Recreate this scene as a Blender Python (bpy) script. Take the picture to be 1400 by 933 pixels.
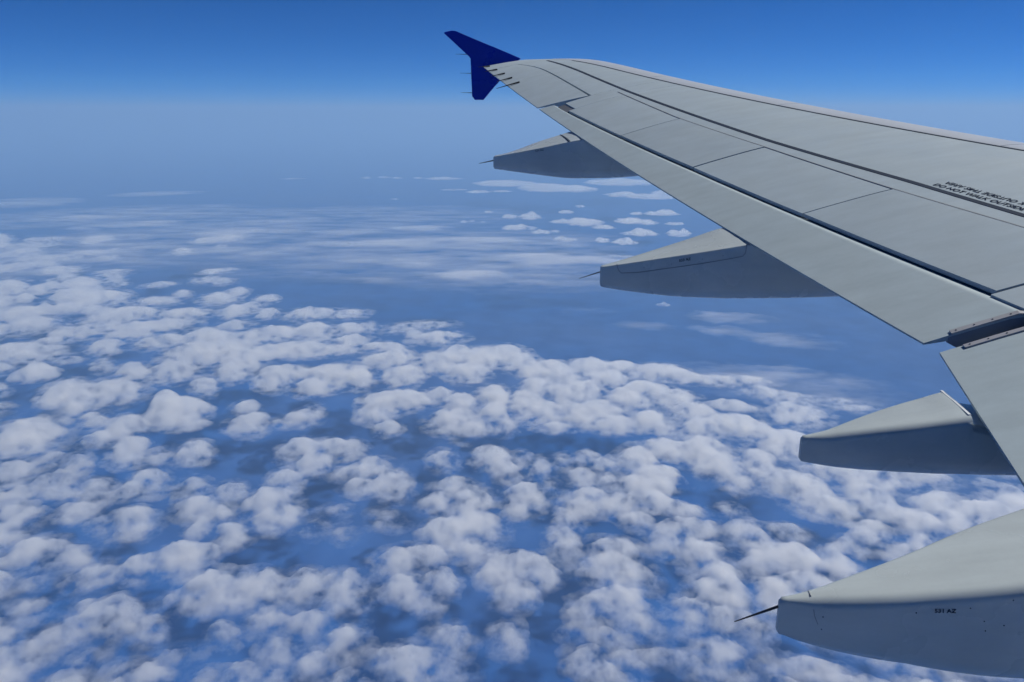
import bpy, bmesh, math, random
import numpy as np
from mathutils import Vector, Matrix

# ------------------------------------------------------------------ camera, sky, sun, exposure
for o in list(bpy.data.objects):
    bpy.data.objects.remove(o, do_unlink=True)
sc = bpy.context.scene
COL = sc.collection
random.seed(7)
R = math.radians

# axes: x outboard (port side), y aft, z up, metres; wing root leading edge near (2, 0, 0)
EYE = Vector((1.864, 7.835, 1.550))
YAW, PITCH = 0.069, -0.281
cam_data = bpy.data.cameras.new('camera')
cam = bpy.data.objects.new('camera', cam_data)
COL.objects.link(cam)
fwd = Vector((math.cos(PITCH) * math.cos(YAW), math.cos(PITCH) * math.sin(YAW), math.sin(PITCH)))
rgt = fwd.cross(Vector((0, 0, 1))).normalized()
upv = rgt.cross(fwd)
cam.matrix_world = Matrix(((rgt.x, upv.x, -fwd.x, EYE.x), (rgt.y, upv.y, -fwd.y, EYE.y),
                           (rgt.z, upv.z, -fwd.z, EYE.z), (0, 0, 0, 1)))
cam_data.sensor_width = 36.0
cam_data.lens = 36.0 * 1090.0 / 1400.0
cam_data.clip_start = 0.05
cam_data.clip_end = 6.0e6
sc.camera = cam

SUN_EL, SUN_AZ = R(50.0), R(-66.0)          # azimuth from +x (outboard) towards +y (aft)
sun_vec = Vector((math.cos(SUN_EL) * math.cos(SUN_AZ), math.cos(SUN_EL) * math.sin(SUN_AZ), math.sin(SUN_EL)))
world = bpy.data.worlds.new('World')
sc.world = world
world.use_nodes = True
wn = world.node_tree.nodes
wl = world.node_tree.links
wn.clear()
sky = wn.new('ShaderNodeTexSky')
sky.sky_type = 'NISHITA'
sky.sun_disc = False
sky.sun_elevation = SUN_EL
sky.sun_rotation = math.atan2(sun_vec.x, sun_vec.y)
sky.altitude = 9000.0
sky.air_density = 1.0
sky.dust_density = 0.0
sky.ozone_density = 6.0
satn = wn.new('ShaderNodeHueSaturation')
satn.inputs['Hue'].default_value = 0.508
satn.inputs['Saturation'].default_value = 2.6
bg = wn.new('ShaderNodeBackground')
bg.inputs['Strength'].default_value = 0.082
wo = wn.new('ShaderNodeOutputWorld')
wl.new(sky.outputs[0], satn.inputs['Color'])
wl.new(satn.outputs[0], bg.inputs['Color'])
wl.new(bg.outputs[0], wo.inputs['Surface'])

sun_data = bpy.data.lights.new('sun', 'SUN')
sun_data.energy = 5.0
sun_data.angle = R(0.53)
sun_data.color = (1.0, 0.96, 0.895)
sun = bpy.data.objects.new('sun', sun_data)
COL.objects.link(sun)
sun.rotation_euler = (-sun_vec).to_track_quat('-Z', 'Y').to_euler()
sun.location = sun_vec * 200

sc.view_settings.view_transform = 'Standard'
sc.view_settings.look = 'None'
sc.view_settings.exposure = 0.08
sc.view_settings.gamma = 1.0
sc.view_settings.use_curve_mapping = False
sc.render.engine = 'CYCLES'
cy = sc.cycles
cy.max_bounces = 12
cy.diffuse_bounces = 3
cy.glossy_bounces = 3
cy.volume_bounces = 8
cy.volume_max_steps = 128
cy.transparent_max_bounces = 96
cy.sample_clamp_indirect = 6.0
cy.use_adaptive_sampling = True
cy.adaptive_threshold = 0.03
cy.use_denoising = True
try:
    cy.denoiser = 'OPENIMAGEDENOISE'
except Exception:
    pass

# ------------------------------------------------------------------ helpers
def mat(name):
    m = bpy.data.materials.new(name)
    m.use_nodes = True
    m.node_tree.nodes.clear()
    return m

def N(m, kind, **kw):
    n = m.node_tree.nodes.new(kind)
    for k, v in kw.items():
        setattr(n, k, v)
    return n

def L(m, a, b):
    m.node_tree.links.new(a, b)

def mesh_object(name, verts, faces, material, parent=None, smooth=False, sharp=None):
    me = bpy.data.meshes.new(name)
    me.from_pydata([tuple(v) for v in verts], [], faces)
    me.validate()
    me.update()
    if smooth:
        me.polygons.foreach_set('use_smooth', [True] * len(me.polygons))
        if sharp is not None:
            try:
                me.set_sharp_from_angle(angle=R(sharp))
            except Exception:
                pass
    o = bpy.data.objects.new(name, me)
    me.materials.append(material)
    COL.objects.link(o)
    o.parent = parent
    return o

def tag(o, label=None, category=None, group=None, kind=None):
    if label: o['label'] = label
    if category: o['category'] = category
    if group: o['group'] = group
    if kind: o['kind'] = kind
    return o

# ------------------------------------------------------------------ materials
def paint(name, base, rough=0.42, streak=0.10, dirt=0.10, spec=0.35, bump=0.0):
    """aircraft paint: base colour with faint grime drawn out along the airflow (y) and mottling"""
    m = mat(name)
    tc = N(m, 'ShaderNodeTexCoord')
    mp = N(m, 'ShaderNodeMapping')
    mp.inputs['Scale'].default_value = (5.0, 0.55, 5.0)
    mp.inputs['Rotation'].default_value = (0, 0, R(-6))
    L(m, tc.outputs['Object'], mp.inputs['Vector'])
    n1 = N(m, 'ShaderNodeTexNoise'); n1.inputs['Scale'].default_value = 1.6; n1.inputs['Detail'].default_value = 7; n1.inputs['Roughness'].default_value = .62
    L(m, mp.outputs[0], n1.inputs['Vector'])
    n2 = N(m, 'ShaderNodeTexNoise'); n2.inputs['Scale'].default_value = 2.3; n2.inputs['Detail'].default_value = 6
    L(m, tc.outputs['Object'], n2.inputs['Vector'])
    n3 = N(m, 'ShaderNodeTexNoise'); n3.inputs['Scale'].default_value = 60.0; n3.inputs['Detail'].default_value = 3
    L(m, tc.outputs['Object'], n3.inputs['Vector'])
    r1 = N(m, 'ShaderNodeMapRange'); r1.inputs[1].default_value = .3; r1.inputs[2].default_value = .75; r1.inputs[3].default_value = 1 + streak * .5; r1.inputs[4].default_value = 1 - streak
    L(m, n1.outputs['Fac'], r1.inputs[0])
    r2 = N(m, 'ShaderNodeMapRange'); r2.inputs[1].default_value = .3; r2.inputs[2].default_value = .75; r2.inputs[3].default_value = 1 + dirt * .4; r2.inputs[4].default_value = 1 - dirt
    L(m, n2.outputs['Fac'], r2.inputs[0])
    r3 = N(m, 'ShaderNodeMapRange'); r3.inputs[3].default_value = 1.03; r3.inputs[4].default_value = .97
    L(m, n3.outputs['Fac'], r3.inputs[0])
    mu = N(m, 'ShaderNodeMath', operation='MULTIPLY'); L(m, r1.outputs[0], mu.inputs[0]); L(m, r2.outputs[0], mu.inputs[1])
    mu2 = N(m, 'ShaderNodeMath', operation='MULTIPLY'); L(m, mu.outputs[0], mu2.inputs[0]); L(m, r3.outputs[0], mu2.inputs[1])
    vm = N(m, 'ShaderNodeVectorMath', operation='SCALE'); vm.inputs[0].default_value = base
    L(m, mu2.outputs[0], vm.inputs['Scale'])
    b = N(m, 'ShaderNodeBsdfPrincipled')
    L(m, vm.outputs[0], b.inputs['Base Color'])
    rr = N(m, 'ShaderNodeMapRange'); rr.inputs[1].default_value = .3; rr.inputs[2].default_value = .7; rr.inputs[3].default_value = rough - .06; rr.inputs[4].default_value = rough + .1
    L(m, n2.outputs['Fac'], rr.inputs[0])
    L(m, rr.outputs[0], b.inputs['Roughness'])
    b.inputs['Specular IOR Level'].default_value = spec
    if bump:
        bp = N(m, 'ShaderNodeBump'); bp.inputs['Strength'].default_value = bump; bp.inputs['Distance'].default_value = .002
        L(m, n3.outputs['Fac'], bp.inputs['Height']); L(m, bp.outputs[0], b.inputs['Normal'])
    o = N(m, 'ShaderNodeOutputMaterial')
    L(m, b.outputs[0], o.inputs['Surface'])
    return m

M_WING = paint('wing_grey_paint', (.325, .39, .425), streak=.09, dirt=.07)
M_WING2 = paint('wing_grey_paint_spoiler', (.312, .375, .41), streak=.10, dirt=.08)
M_WING3 = paint('wing_grey_paint_flap', (.325, .392, .418), streak=.11, dirt=.08)
M_SLAT = paint('bare_slat_metal', (.40, .44, .48), rough=.34, streak=.05)
M_FAIR = paint('fairing_grey_paint', (.365, .415, .425), rough=.25, streak=.10, dirt=.12, spec=.5)
M_CORE = paint('gap_shade_dark', (.16, .19, .24), rough=.6)  # dark blue-grey stands in for the shade inside gaps
M_LINE = paint('dark_marking_paint', (.026, .040, .066), rough=.7, streak=.05, dirt=.2, spec=.1)
M_THIN = paint('grey_sealant', (.21, .235, .255), rough=.6)
M_SEAL = paint('seal_rubber', (.10, .11, .125), rough=.5, dirt=.3)
M_RAIL = paint('rail_metal', (.27, .28, .30), rough=.4, dirt=.25)
M_BLUE = paint('fence_blue_paint', (.004, .022, .33), rough=.3, streak=.04, dirt=.05, spec=.4)
M_WICK = paint('wick_dark', (.03, .03, .035), rough=.6)
M_JOINT = paint('dark_joint', (.07, .09, .115), rough=.6, spec=.2)
M_FAINT = paint('faint_joint', (.27, .295, .31), rough=.4)
M_LIP = paint('sunlit_lip', (.5, .53, .55), rough=.4)  # sunlight on the fairing's front edge, put into a paler colour

# ------------------------------------------------------------------ the ground far below, and the air
GROUND_Z = -10500.0
def make_ground():
    m = mat('haze_blue_land')
    tc = N(m, 'ShaderNodeTexCoord')
    n1 = N(m, 'ShaderNodeTexNoise'); n1.inputs['Scale'].default_value = 1 / 9000.; n1.inputs['Detail'].default_value = 9; n1.inputs['Roughness'].default_value = .6
    n2 = N(m, 'ShaderNodeTexNoise'); n2.inputs['Scale'].default_value = 1 / 1500.; n2.inputs['Detail'].default_value = 6
    n3 = N(m, 'ShaderNodeTexVoronoi'); n3.inputs['Scale'].default_value = 1 / 900.
    for n in (n1, n2, n3): L(m, tc.outputs['Object'], n.inputs['Vector'])
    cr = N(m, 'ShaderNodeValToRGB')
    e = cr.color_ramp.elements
    e[0].position = .35; e[0].color = (.015, .080, .27, 1)  # blue of the hazy air is put into the ground colour
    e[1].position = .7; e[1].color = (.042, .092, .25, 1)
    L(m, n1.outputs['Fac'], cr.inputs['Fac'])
    cr2 = N(m, 'ShaderNodeValToRGB')
    e = cr2.color_ramp.elements
    e[0].position = .35; e[0].color = (.7, .75, .8, 1)
    e[1].position = .7; e[1].color = (1.2, 1.15, 1.1, 1)
    L(m, n2.outputs['Fac'], cr2.inputs['Fac'])
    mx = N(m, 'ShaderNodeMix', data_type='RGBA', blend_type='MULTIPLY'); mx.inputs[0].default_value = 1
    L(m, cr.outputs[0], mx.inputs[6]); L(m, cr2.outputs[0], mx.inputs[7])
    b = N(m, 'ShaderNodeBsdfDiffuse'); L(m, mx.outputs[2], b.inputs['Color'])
    o = N(m, 'ShaderNodeOutputMaterial'); L(m, b.outputs[0], o.inputs['Surface'])
    S = 2.4e6
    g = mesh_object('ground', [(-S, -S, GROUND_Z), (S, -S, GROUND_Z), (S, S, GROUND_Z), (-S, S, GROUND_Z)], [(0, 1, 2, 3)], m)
    tag(g, 'land far below the broken clouds, painted with haze blue', 'ground', kind='structure')
make_ground()

HAZE_DENSITY = 1.2e-5
HAZE_TOP = 1600.0
def make_haze():
    m = mat('pale_air')
    v = N(m, 'ShaderNodeVolumePrincipled')
    v.inputs['Color'].default_value = (.395, .635, .88, 1)
    v.inputs['Density'].default_value = HAZE_DENSITY
    v.inputs['Anisotropy'].default_value = 0.1
    o = N(m, 'ShaderNodeOutputMaterial'); L(m, v.outputs[0], o.inputs['Volume'])
    S = 2.6e6; a = GROUND_Z - 1.0; b = HAZE_TOP
    vs = [(x, y, z) for z in (a, b) for y in (-S, S) for x in (-S, S)]
    fs = [(0, 2, 3, 1), (4, 5, 7, 6), (0, 1, 5, 4), (1, 3, 7, 5), (3, 2, 6, 7), (2, 0, 4, 6)]
    h = mesh_object('haze', vs, fs, m)
    tag(h, 'pale blue haze thickening towards the horizon', 'haze', kind='stuff')
make_haze()

# ------------------------------------------------------------------ clouds: closed volumes shaped as rounded heaps over a flat base
CLOUD_Z = -8200.0
def hash2(i, j, seed):
    h = (i.astype(np.int64) * 374761393 + j.astype(np.int64) * 668265263 + seed * 1442695041) & 0x7fffffff
    h = ((h ^ (h >> 13)) * 1274126177) & 0x7fffffff
    h = (h ^ (h >> 16)) & 0xffffff
    return h.astype(np.float32) / 16777216.0

def vnoise(x, y, seed):
    """gradient noise, about -1..1"""
    xi = np.floor(x); yi = np.floor(y)
    fx = (x - xi).astype(np.float32); fy = (y - yi).astype(np.float32)
    xi = xi.astype(np.int64); yi = yi.astype(np.int64)
    u = fx * fx * fx * (fx * (fx * 6 - 15) + 10); v = fy * fy * fy * (fy * (fy * 6 - 15) + 10)
    def g(a, b, dx, dy):
        t = hash2(a, b, seed) * 6.2831853
        return np.cos(t) * dx + np.sin(t) * dy
    a = g(xi, yi, fx, fy); b = g(xi + 1, yi, fx - 1, fy); c = g(xi, yi + 1, fx, fy - 1); d = g(xi + 1, yi + 1, fx - 1, fy - 1)
    return ((a * (1 - u) + b * u) * (1 - v) + (c * (1 - u) + d * u) * v) * 1.45

def fbm(x, y, seed, cell, lams, gain=.55):
    s = 0; w = 1.0; tot = 0
    for k, lam in enumerate(lams):
        fade = np.clip(1.6 - 2.2 * cell / lam, 0, 1)
        s = s + w * fade * vnoise(x / lam + k * 17.3, y / lam - k * 9.1, seed + k)
        tot += w; w *= gain
    return s / tot

def parse(t):
    return np.array([[float(v) for v in q.split(',')] for q in t.split(';')])
NEAR = parse("25643,19347,790,948,1;25619,18390,746,937,0.5;26485,16492,502,724,1;23325,17064,550,680,1;24852,16919,371,420,0.5;24378,15401,275,714,0.5;23839,14047,396,802,1;24005,12774,624,914,1;26105,12663,1050,1329,1;25933,11272,674,1752,1;23909,10818,352,829,1;22649,11105,291,758,0.8;21885,17194,239,622,0.7;21711,14876,555,1063,1;21118,15066,324,742,1;20760,13995,434,709,1;21930,13630,620,1069,1;20815,11447,368,957,1.2;20275,10773,669,1015,1.1;19502,9991,321,344,1;20857,9112,332,433,1;19604,8509,419,637,1;19573,14440,282,300,0.7;19514,13711,277,289,0.6;18451,14032,720,1146,1;17962,14088,444,581,1;19573,12851,318,606,0.8;19270,11811,484,680,1;18347,11985,428,417,0.8;17857,10875,349,642,1;17210,10577,359,381,1;17469,9973,258,475,0.7;17704,9155,355,688,1;17253,12462,250,238,0.7;16810,12671,227,532,0.6;16879,11671,283,538,1;16300,12921,348,636,1;15919,11655,430,436,1;15447,12031,272,344,1;15472,11144,418,315,1;16073,9432,335,615,1;15573,9678,331,325,1;15698,10515,339,437,1;15848,8343,288,503,1;15726,7479,352,370,0.8;14604,10270,359,385,1;15182,10209,257,444,1;14883,12042,267,577,1;14426,11443,369,496,0.8;14844,7745,375,493,1;14534,8947,312,290,1;14877,7279,236,456,1;12957,10132,470,519,1;13674,11154,356,463,0.7;14136,8810,373,567,1;14026,9524,172,418,1;12832,9250,358,379,0.7;12252,8543,436,383,0.7;12425,7808,338,403,1;12753,7772,218,323,1;12971,7241,403,455,1;13123,6953,310,355,1;12609,6926,242,296,1;13842,6607,318,441,1;14093,7246,293,403,1;11947,9520,285,245,0.6;11101,9012,331,326,0.7;10986,9189,241,355,0.6;11100,7537,431,544,1;11367,8210,208,234,0.6;10671,8008,314,351,1;10858,6714,249,398,0.8;11689,6686,201,277,0.7;11943,6250,403,612,1;11990,5567,341,502,1;10809,5460,187,336,1;10256,5987,316,247,0.8;10091,8381,423,365,1;9826,8433,280,345,1;10077,7304,245,184,0.7;9788,6556,209,317,0.8;9735,6129,258,340,1;9570,7339,266,313,1;9796,5252,227,203,0.8;9834,4705,249,276,1;26177,10317,591,615,1;26531,9120,803,675,1;23495,9212,486,1013,1;24048,8806,492,547,1;23891,7792,532,661,1;23939,7087,578,941,1;22681,7654,510,607,1;23680,6543,379,863,1;25605,6026,707,631,1;26312,5795,413,659,1;23919,5226,426,833,1;24318,4900,335,749,1;25559,4259,548,866,1;26453,3757,410,1004,1;26082,2820,604,1028,1;26567,2101,613,881,1;24441,3125,571,766,1;21556,5130,606,722,1;21784,4528,521,641,1;20658,5243,418,634,1;19605,4698,319,397,1;22285,3741,352,483,1;21703,3004,385,561,1;20253,3015,565,741,1;19767,2355,355,372,1;22206,2087,392,835,1;20891,1864,371,636,1;20082,1595,279,522,1;20240,7201,379,543,0.7;19829,7576,292,335,0.6;20821,7073,215,522,0.4;19884,8353,211,549,1;18242,6644,386,441,1;17398,6004,369,588,1;18293,5906,344,450,1;17780,6768,265,376,0.7;18106,5293,339,532,0.8;17079,4579,463,510,1;16530,3933,345,517,1;16114,4510,375,335,1;16839,5130,284,318,0.8;16165,3770,305,510,1;16362,6366,354,460,1;15279,6312,438,536,1;14809,5903,360,384,1;15048,4794,260,269,0.4;14958,3748,287,248,0.4;17611,2912,287,500,0.8;16256,2454,369,402,1;15531,2672,357,377,1;15574,2039,421,566,1;18116,1895,329,412,1;17703,1587,394,455,1;17105,1277,278,469,1;18762,2523,226,148,0.5;14478,6096,259,337,1;12017,5180,310,611,1;12286,4608,339,443,1;12222,3857,389,466,1;11909,3511,244,333,1;11665,3894,243,230,1;13130,3056,346,460,1;13292,2598,347,407,1;12294,2817,329,369,1;12454,2185,275,385,1;11871,2475,294,212,1;11782,2205,238,270,1;14284,2326,425,491,1.1;14473,1754,489,540,1.1;13614,1799,380,291,1;13007,1179,310,448,1;12311,924,216,387,1;11188,4809,348,248,0.8;11132,4170,316,294,1;10450,4479,256,335,1;10231,3823,324,301,1;9781,4292,294,298,1;10704,3438,304,361,1;10240,2456,365,397,1.1;10176,2161,362,391,1.1;10390,2774,246,230,1;10367,1855,243,265,1;9825,3195,240,220,1;9804,2804,238,178,1;11002,1836,278,278,1;10742,1564,223,280,1;10054,1528,238,292,0.7;11067,892,201,294,1;10704,806,172,206,0.7;14142,4386,216,319,0.4;14499,3568,311,227,0.4;14247,5020,220,328,0.4;14195,5762,222,267,0.6;25747,1540,496,887,1;24966,1131,434,707,1;25016,411,530,656,1;24277,45,516,771,1;25337,-796,537,672,1;25165,-1750,680,586,1;24006,-1339,605,710,1;23154,821,495,710,1;21836,1090,513,746,1;20983,533,495,696,1;22557,-186,527,787,1;22916,-629,446,720,1;21047,-389,496,699,1;21380,-1014,545,700,1;20287,-1368,562,515,1;20246,-776,440,348,1;19915,208,434,238,1;22355,-1909,525,780,1;24866,-3030,724,710,1;24535,-3690,479,517,1;23046,-2508,630,643,1;22445,-3201,618,619,1;20627,-2382,409,607,1;20104,-2526,360,383,1;21274,-3666,507,609,1;20185,-3697,445,577,1;24245,-4792,715,393,0.6;24309,-5713,722,397,0.5;21939,-4804,613,349,0.7;23283,-5934,558,307,0.6;20506,-4529,578,659,1;20280,-5064,411,499,1;18712,-3465,569,738,1;18649,-2553,488,564,1;17935,-1770,435,718,1;16953,-2192,485,633,1;16551,-1823,407,554,1;15634,-1274,421,423,1;15848,-1918,459,423,1;15553,-2507,390,295,1;17856,-3676,512,612,1;17081,-4038,319,473,1;18137,-4685,374,606,1;17514,-4631,327,409,0.8;15629,-3594,263,275,0.7;18065,-537,254,346,1;17026,-433,276,464,1;17756,-1022,233,301,1;16878,-1101,344,273,0.8;15928,-577,426,434,1;15403,-332,351,365,1;17813,-3,215,439,0.7;17360,513,246,575,1;16009,791,362,534,1;15312,988,318,441,1;16398,398,235,373,0.7;17960,981,217,358,0.6;13165,713,425,422,1;12939,363,308,443,1;12324,730,243,430,1;11080,715,126,327,1;14157,-30,269,582,1;13755,-245,205,344,0.7;14758,-176,247,372,1;13809,-1020,411,402,1;13147,-850,397,430,1;12928,-1238,421,467,1;12115,-1054,428,372,1;11608,-1265,390,268,1;11762,-541,314,430,1;11182,-761,329,181,1;11319,-1360,307,169,0.7;11245,-290,203,168,0.8;10523,-395,316,288,1;10201,-608,286,283,1;10657,-1076,344,288,0.7;10777,-1538,298,222,0.7;10062,-926,213,181,1;14457,-2290,429,372,1;14781,-2699,407,331,1;13790,-2690,446,461,1;14024,-2164,329,384,1;13043,-2901,372,391,1;12556,-2623,333,430,1;12583,-3010,336,382,1;11881,-2267,347,438,1;11700,-2601,344,385,1;11725,-2965,320,301,1;14701,-3706,409,402,1;14422,-3862,280,303,1;13601,-3748,298,450,1;10844,-2507,328,351,1;10560,-2181,247,231,1;10506,-2611,272,309,1;10711,-1869,248,233,0.7;11450,-3262,237,268,1;10801,-3171,152,356,1;10607,-2851,175,212,0.6;15006,-1536,314,297,1;12623,-3590,198,484,1;16969,-5162,608,544,1;16444,-5501,491,648,1;15774,-5691,410,403,1;16904,-6923,476,992,1;15811,-6234,414,411,1;15849,-6778,349,447,1;15032,-6336,401,311,1;15554,-7191,452,322,1;15940,-8098,468,695,1;15306,-8113,386,437,1;15104,-7375,376,417,1;15825,-8795,364,483,1;15681,-9021,327,318,1;16037,-9496,447,571,1;16751,-9938,348,359,1;17290,-9814,394,216,0.6;14762,-4589,352,297,0.6;13762,-4193,393,435,1;13653,-4504,363,444,1;12916,-4495,320,421,1;12893,-4168,289,311,1;12641,-3848,284,355,1;13829,-5163,247,501,1;14714,-6009,294,477,1;13446,-5177,303,340,1;14260,-5575,222,472,1;14491,-6912,330,326,1;14189,-6516,290,253,1;10582,-3721,355,261,1;10444,-4113,304,230,1;10323,-4710,306,168,1;10219,-3196,295,162,1;10206,-5292,309,237,1;10099,-5965,339,236,1;22979,-6295,692,381,0.5;21472,-6533,656,846,0.8;19323,-5591,596,809,1;18901,-6202,512,618,1;22453,-7840,829,456,0.25;22063,-8332,686,377,0.25;17644,-6515,751,413,1;17751,-8056,774,426,1;18719,-10001,833,555,1;19490,-8016,828,455,1;20631,-10140,894,527,1;12009,-4116,552,363,1;12293,-5176,572,443,1;11935,-6002,572,444,1;12222,-7198,599,422,1;11443,-4538,540,349,1;10954,-5379,537,345,1;11025,-6398,553,468,1;13934,-8558,502,428,1;13877,-7734,490,481,1;15765,-10241,751,647,1;14019,-9795,694,720,1;11880,-8073,604,615,1;18059,-12509,859,722,1;23712,19259,695,903,1;19872,16610,647,809,1;17040,14283,564,619,1;14830,12801,544,586,1;13091,11338,455,576,1;11655,10403,484,539,1;10298,9316,442,512,1;9188,8316,407,438,1;9031,7325,441,344,1;9167,6429,379,341,1;9160,5452,368,281,1;9154,4486,357,305,1;9290,3578,399,324,1;9218,2504,390,275,1;9434,1497,344,320,1;9433,452,296,290,1;9563,-377,390,275,1;9621,-1209,393,279,1;9679,-2042,398,285,1;9662,-2858,402,291,1;9719,-3685,410,341,1;9776,-4513,419,314,1")
FAR = parse("35834,26823,667,1601,1;35299,24996,404,799,1;33625,24465,350,769,1;30977,22907,722,1105,1;29273,21271,748,1095,1;31673,22246,363,824,1;28301,19291,387,757,0.8;28359,18450,447,840,0.8;27088,18943,499,504,0.8;36900,23816,655,1317,1;34518,22535,848,1402,1;33824,21592,751,1385,1;32134,21396,506,900,0.8;34315,21017,678,1061,1;31824,20063,494,689,0.8;30897,18570,813,1045,1;29156,18036,452,578,1;31315,18010,747,779,1;28924,16571,629,975,1;33615,18237,789,694,0.7;35157,17795,295,535,1;31453,16021,863,665,0.8;29655,15759,760,643,1;34235,15647,565,812,1;35642,15374,364,650,1;31982,13972,460,890,1;28168,13593,533,898,1;27907,12912,583,609,1;29835,13148,493,492,0.7;32945,13617,335,705,0.7;41389,29908,1423,895,0.4;40526,26850,633,848,0.4;45549,28646,898,846,0.4;47920,34159,1635,1337,0.25;43711,29738,1472,990,0.4;40296,30183,935,958,0.4;39321,23712,684,444,0.3;31696,12501,385,610,1;28665,10945,698,774,1;34384,13501,347,592,0.7;31823,10665,760,642,1;28970,9618,579,1055,1;31929,9135,627,569,0.7;29602,8358,467,557,1;29871,7699,234,569,1;27852,7892,551,545,1;29760,6077,865,476,0.35;30357,5605,878,483,0.35;28717,5651,278,488,1;28574,4736,717,566,0.8;27377,14765,766,644,0.8;28292,11800,581,606,0.8;26948,9792,710,454,0.8;26594,8215,797,439,0.8;27166,6638,641,460,0.8;27939,16902,494,493,0.6;32811,25704,935,1376,1;28078,22515,812,1041,1;50282,35165,511,764,0.33;36397,23582,526,490,0.4;46689,27564,352,695,0.4;38072,17193,507,663,0.39;40283,27348,543,928,0.7;40464,30799,567,707,0.38;50883,31096,773,1262,0.55;36471,24998,453,802,0.68;44174,26582,527,769,0.37;37663,25734,255,531,0.58;41692,28721,470,484,0.75;43834,31501,350,911,0.42;38608,25602,345,730,0.71;51043,38195,472,1226,0.58;45328,31838,359,935,0.32;36997,19893,549,432,0.73;45842,35903,755,810,0.48;41120,18260,545,300,0.39;49638,30909,487,1267,0.45;51242,40103,421,1095,0.46;50348,34199,788,883,0.39;50988,38981,415,1080,0.37;42311,32870,398,1034,0.36;38409,22997,376,886,0.51;43883,30780,298,776,0.41;38036,17704,392,338,0.41;47689,33328,431,1121,0.36;35919,28029,467,850,0.48;40474,18623,540,516,0.52;47517,35806,716,1313,0.72;39915,26707,581,596,0.67;40105,23961,522,344,0.72;51795,22584,733,1136,0.6;36239,28340,300,780,0.6;48597,37177,623,1073,0.64;48495,21670,296,769,0.31;50766,23584,674,801,0.7;37031,21915,281,663,0.45;38753,18021,399,566,0.31;40612,31738,479,1121,0.57;44727,33065,619,841,0.3;37986,18434,237,615,0.47;46455,23160,385,910,0.73;49810,37410,634,1561,0.53;37094,23559,492,306,0.7;45786,32840,679,811,0.66")
DISTANT = parse("101170,15576,1884,1134,0.8;84353,9304,1095,858,0.9;85315,7072,947,628,0.8;95270,7460,2991,3495,0.8;89900,2559,2485,3933,1;88338,-276,2441,2870,1;97248,-6375,3589,3669,1;82284,-5440,1520,1624,1;80298,-8183,2232,1525,1;84931,-10518,1577,1805,0.8;101632,25675,579,1098,0.5;102961,23620,680,981,0.5;101908,21687,479,1215,0.5;102088,19090,478,1208,0.5;77186,16722,291,757,0.7;99857,34566,1361,749,0.3;86612,12329,1128,621,0.6")
STREAK = parse("71610,49983,4023,4495,0.35;60681,38350,2253,2027,1;57654,32517,3670,2019,1;80504,42233,4186,2302,0.35;54509,22828,3830,2106,0.9;47318,26418,1508,848,0.8;46865,21107,2100,1155,0.6;49213,15467,2874,1581,0.9;50405,11038,2874,1581,1;51638,6456,2415,1328,1.3;43521,8750,1656,1232,1.1;41028,4770,1699,934,1.2;57202,10603,2155,1300,0.8;51803,4069,1447,1097,1;45187,1454,2528,1914,1.1;45447,-2306,2544,1399,1.1;40608,5105,2296,1263,1;38943,1971,1461,804,0.7;43802,11306,1265,838,0.7;38798,9318,896,677,0.5;32404,-6811,1563,860,0.5;30375,-6003,1174,646,0.4;29174,-8333,1728,950,0.4;30959,-3099,1179,649,0.4;33268,-824,1256,691,0.3;23750,-7804,1446,795,0.6;24881,-6526,1731,952,0.6;25356,-4512,1485,817,0.4;22787,-8154,1170,644,0.7;60459,22334,3575,1966,0.4;55005,15654,3179,1748,0.5;49464,24647,3074,1691,0.4;45741,18392,2291,1260,0.4;46489,7571,2192,1206,0.6;42816,2968,2003,1102,0.6;50959,25363,11602,7246,0.36;45871,9206,11323,6228,0.42;44993,29213,8957,6397,0.5;41973,2910,8645,4755,0.4;60615,20076,16531,9092,0.25;63094,37338,10826,5954,0.35;50729,6345,9496,5223,0.4;24041,-7000,2896,1593,0.45")
SINGLE = parse("64399,4638,537,1397,1;64512,2991,836,2173,1;58077,3489,1185,1309,0.8;55962,1818,727,840,0.8;56389,850,314,815,1;67666,121,563,1008,1;72122,-1102,400,1039,1;61550,321,911,903,1;61240,-1352,1360,2361,1;58500,-2629,868,820,1;62332,-4755,1041,1726,1;61567,-6085,801,1464,1;67055,-5693,497,1061,1;67201,-7811,1375,1410,0.8;60868,-8041,682,674,1;55729,-5040,1245,1163,1;55914,-7723,837,1504,1;52706,111,783,668,1;52559,-2339,488,1223,1;51731,-3765,770,962,1;61493,7379,229,596,1;61023,7945,285,740,1;61123,6487,171,444,1;67216,6630,374,670,1;34459,-4268,294,351,1")

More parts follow.
